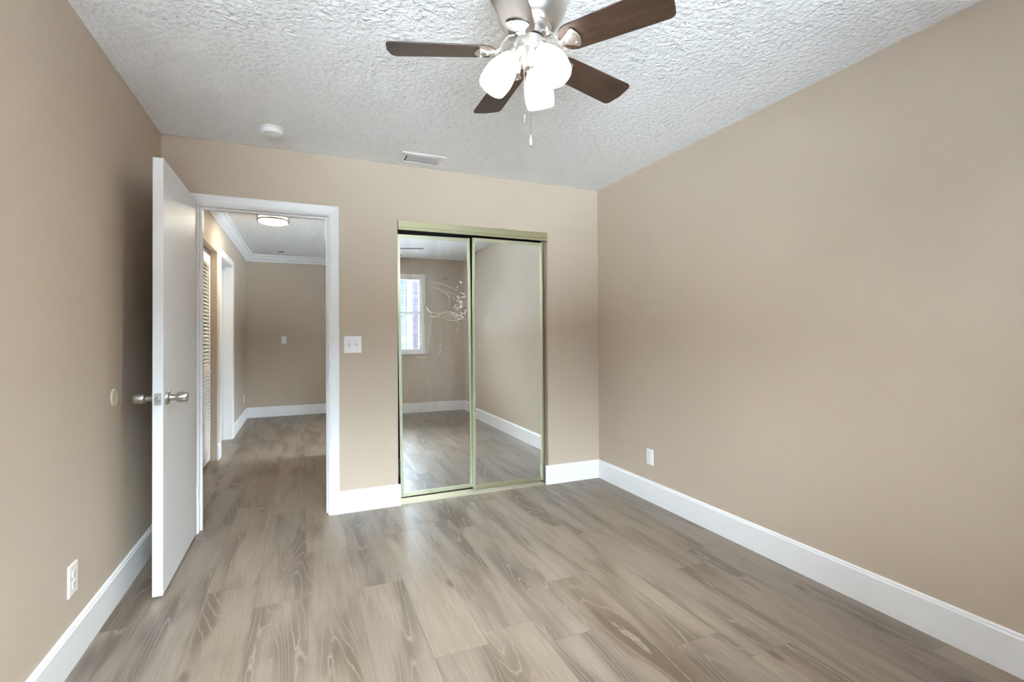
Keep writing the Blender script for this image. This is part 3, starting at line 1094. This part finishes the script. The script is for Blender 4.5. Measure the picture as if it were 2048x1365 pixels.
for yy, ang in ((-0.035, 0.0048), (0.0140, 0.0062)):
    vs = box(bm, -ix + 0.010, ix - 0.001, -0.0275, 0.0275, -0.0006, 0.0006)
    bmesh.ops.transform(bm, matrix=Matrix.Translation((0, yy, -ang)), verts=vs)
mk('vent_blades', bm, GREYW, vt)
bm = B()
tube(bm, [(ix - 0.018, -0.056, -0.012), (ix - 0.018, -0.058, -0.026)], 0.004, 10)
mk('lever', bm, PLAST, vt, True)


def frame_on(wall, a, z):
    """matrix: local x along wall (to the right when facing it), local y out of the wall, local z up."""
    if wall == 'back':
        return Matrix.Translation((a, D, z)) @ Matrix.Rotation(PI, 4, 'Z')
    if wall == 'left':
        return Matrix.Translation((0, a, z)) @ Matrix.Rotation(-PI / 2, 4, 'Z')
    if wall == 'right':
        return Matrix.Translation((W, a, z)) @ Matrix.Rotation(PI / 2, 4, 'Z')
    if wall == 'far':
        return Matrix.Translation((a, HY, z)) @ Matrix.Rotation(PI, 4, 'Z')
    if wall == 'hall':
        return Matrix.Translation((HX, a, z)) @ Matrix.Rotation(-PI / 2, 4, 'Z')


def fitting(name, wall, a, z, label, cat, group=None):
    t = thing(name, (0, 0, 0), label, cat, group=group)
    t.matrix_world = frame_on(wall, a, z)
    return t


def plate(t, w, h, mat, th=0.006):
    bm = B()
    w, h = w / 2, h / 2
    vs = box(bm, -w, w, 0.0, th, -h, h)
    for v in vs:
        if v.co.y > 0.001:
            v.co.x *= (w - 0.004) / w
            v.co.z *= (h - 0.004) / h
    return mk('wall_plate', bm, mat, t, bevel=0.0012)


def screws(t, pts, mat):
    for x, z in pts:
        bm = B()
        lathe(bm, [(0.0, 0.0075), (0.0025, 0.0072), (0.0032, 0.0062), (0.0, 0.006)], 14, Matrix.Translation((x, 0, z)) @ Matrix.Rotation(-PI / 2, 4, 'X'))
        mk('screw', bm, mat, t, True)


def outlet(wall, a, z, label, mat, wd_=0.072, ht=0.115):
    t = fitting('wall_outlet', wall, a, z, label, 'electrical outlet', 'electrical outlets')
    plate(t, wd_, ht, mat)
    for s in (-1, 1):
        bm = B()
        pts = []
        for i in range(24):
            an = 2 * PI * i / 24
            pts.append((0.0165 * math.cos(an), max(-0.0135, min(0.0135, 0.0165 * math.sin(an)))))
        vs = prism(bm, pts, 0.0055, 0.0085)
        bmesh.ops.transform(bm, matrix=Matrix.Translation((0, 0, s * 0.0195)) @ Matrix(((1, 0, 0, 0), (0, 0, 1, 0), (0, 1, 0, 0), (0, 0, 0, 1))), verts=vs)
        rc_ = mk('receptacle', bm, mat, t)
        bm = B()
        for xx in (-0.006, 0.006):
            box(bm, xx - 0.001, xx + 0.001, 0.0084, 0.0088, s * 0.0195 + 0.001, s * 0.0195 + 0.009)
        lathe(bm, [(0.0, 0.0004), (0.0024, 0.0004), (0.0024, 0.0), (0.0, 0.0)], 12, Matrix.Translation((0, 0.0084, s * 0.0195 - 0.007)) @ Matrix.Rotation(-PI / 2, 4, 'X'))
        mk('slots', bm, BLACK, rc_)
    screws(t, [(0, 0)], mat)
    return t


outlet('right', 3.535, 0.320, 'white outlet low on the right wall near the closet corner', PLAST)
outlet('left', 2.978, 0.315, 'almond outlet low on the left wall in front of the door', ALMOND, 0.080, 0.118)
outlet('hall', 8.58, 0.325, 'small outlet low on the left hallway wall near its far end', PLAST)

sw = fitting('light_switch', 'back', 1.104, 1.152, 'white double toggle light switch between doorway and mirrored closet', 'light switch', 'light switches')
plate(sw, 0.120, 0.119, PLAST)
for s in (-1, 1):
    bm = B()
    box(bm, s * 0.023 - 0.0055, s * 0.023 + 0.0055, 0.0055, 0.0068, -0.012, 0.012)
    mk('toggle_slot', bm, GREYW, sw)
    bm = B()
    vs = box(bm, -0.0042, 0.0042, 0.0, 0.016, -0.0048, 0.0048)
    for v in vs:
        if v.co.y > 0.01:
            v.co.x *= 0.8
            v.co.z *= 0.7
    bmesh.ops.transform(bm, matrix=Matrix.Translation((s * 0.023, 0.005, 0)) @ Matrix.Rotation(math.radians(28), 4, 'X'), verts=vs)
    mk('toggle', bm, PLAST, sw, bevel=0.001)
screws(sw, [(s * 0.023, z) for s in (-1, 1) for z in (-0.030, 0.030)], PLAST)

sh_ = fitting('light_switch', 'far', 0.524, 1.156, 'small single light switch on the far hallway wall', 'light switch', 'light switches')
plate(sh_, 0.072, 0.116, PLAST)
bm = B()
vs = box(bm, -0.0045, 0.0045, 0.0, 0.015, -0.005, 0.005)
bmesh.ops.transform(bm, matrix=Matrix.Translation((0, 0.005, 0)) @ Matrix.Rotation(math.radians(28), 4, 'X'), verts=vs)
mk('toggle', bm, PLAST, sh_)

bp = fitting('door_bumper', 'left', 3.405, 0.938, 'round tan door bumper disc on the left wall by the knob', 'door bumper')
bm = B()
lathe(bm, [(0.0, 0.0), (0.0395, 0.0), (0.0395, 0.004), (0.0375, 0.0065), (0.034, 0.0060), (0.0, 0.0035)], 48, Matrix.Rotation(-PI / 2, 4, 'X'))
mk('bumper_disc', bm, BUMPER, bp, True)

# paint flaw on the right wall
bm = B()
lathe(bm, [(0.0, 0.0), (0.007, 0.0), (0.0065, 0.0006), (0.005, 0.0010), (0.003, 0.0006), (0.0, 0.0005)], 20, Matrix.Translation((W - 0.0002, 1.955, 0.943)) @ Matrix.Rotation(-PI / 2, 4, 'Y'))
o = mk('wall_anchor', bm, WALL, wr, True)
o['label'] = 'small painted-over anchor bump on the wall'

# ------------------------------------------------------------------ hallway ceiling light
hl = thing('flush_mount_light', (0.512, 6.17, H), 'round flush ceiling light with two nickel rings, lit, in the hallway', 'ceiling light')
bm = B()
lathe(bm, [(0.0, 0.0), (0.125, 0.0), (0.125, -0.012), (0.0, -0.012)], 48)
mk('ceiling_pan', bm, NICKEL, hl, True)
bm = B()
lathe(bm, [(0.0, -0.0125), (0.132, -0.0125), (0.134, -0.03), (0.134, -0.062), (0.128, -0.072), (0.108, -0.082), (0.076, -0.089), (0.036, -0.093), (0.0, -0.094)], 56)
mk('glass_bowl', bm, HALLG, hl, True)
hd = bpy.data.lights.new('hall_bulb', 'AREA')
hd.shape = 'DISK'
hd.size = 0.13
hd.energy = HALL_W
hd.color = (1.0, 0.90, 0.74)
ho = bpy.data.objects.new('hall_bulb', hd)
COL.objects.link(ho)
ho.parent = hl
ho.location = (0, 0, -0.097)
for z in (-0.018, -0.052):
    bm = B()
    lathe(bm, [(0.1355, z - 0.008), (0.149, z - 0.008), (0.151, z - 0.006), (0.151, z + 0.006), (0.149, z + 0.008), (0.1355, z + 0.008), (0.1355, z - 0.008)], 64)
    mk('ring', bm, SATIN, hl, True)
for i in range(3):
    a = math.radians(-96 + 120 * i)
    bm = B()
    tube(bm, [(0.143 * math.cos(a), 0.143 * math.sin(a), -0.006), (0.143 * math.cos(a), 0.143 * math.sin(a), -0.074)], 0.0032, 10)
    mk('post', bm, NICKEL, hl, True)

# ------------------------------------------------------------------ outdoors, seen through the window in the mirror
struct(mkbox('ground', GRASS, (-40, 60, -60, 40, -3.1, -3.0)), 'pale paved ground far below the window', 'ground')
struct(mkbox('wall_outside', STUCCO, (2.46, 4.3, -1.6, -1.0, -3.0, 3.2)), 'pale stucco wing of the building outside the window', 'wall')
for i, (x, y, top, r, lab) in enumerate(((5.2, -19, 1.35, 2.0, 'bushy green tree left of the pink roof outside the window'),
                                         (9.0, -24, 1.75, 2.4, 'taller green tree behind the pink roof outside the window'),
                                         (1.5, -26, 1.2, 2.6, 'wide green tree farther off outside the window'))):
    t = thing('tree', (x, y, -3.0), lab, 'tree', group='trees outside the window')
    hgt_ = top + 3.0
    bm = B()
    tube(bm, [(0, 0, 0), (0.08, 0.03, hgt_ * 0.3), (0.0, 0.0, hgt_ * 0.6)], [0.22, 0.16, 0.1], 10)
    mk('trunk', bm, BARK, t, True)
    bm = B()
    for q in range(9):
        a = random.uniform(0, 2 * PI)
        d = random.uniform(0.1, 0.6) * r
        rad = random.uniform(0.38, 0.6) * r
        bmesh.ops.create_icosphere(bm, subdivisions=3, radius=rad, matrix=Matrix.Translation((d * math.cos(a), d * math.sin(a), hgt_ - rad - random.uniform(0, 0.45) * r)))
    for v in bm.verts:
        v.co += Vector((random.gauss(0, .06), random.gauss(0, .06), random.gauss(0, .06)))
    mk('crown', bm, LEAF, t)
hs = thing('house', (6.0, -13.5, -3.0), 'low pale house with pink tiled roof below the window', 'house')
bm = B()
box(bm, -3.6, 3.6, -2.2, 2.2, 0, 2.3)
mk('wall_block', bm, STUCCO, hs)
bm = B()
vs = [bm.verts.new(c) for c in ((-4, -2.6, 2.3), (4, -2.6, 2.3), (4, 2.6, 2.3), (-4, 2.6, 2.3), (-2.2, 0, 3.55), (2.2, 0, 3.55))]
for f in ((3, 2, 1, 0), (0, 1, 5, 4), (1, 2, 5), (2, 3, 4, 5), (3, 0, 4)):
    bm.faces.new([vs[i] for i in f])
mk('roof', bm, ROOF, hs)
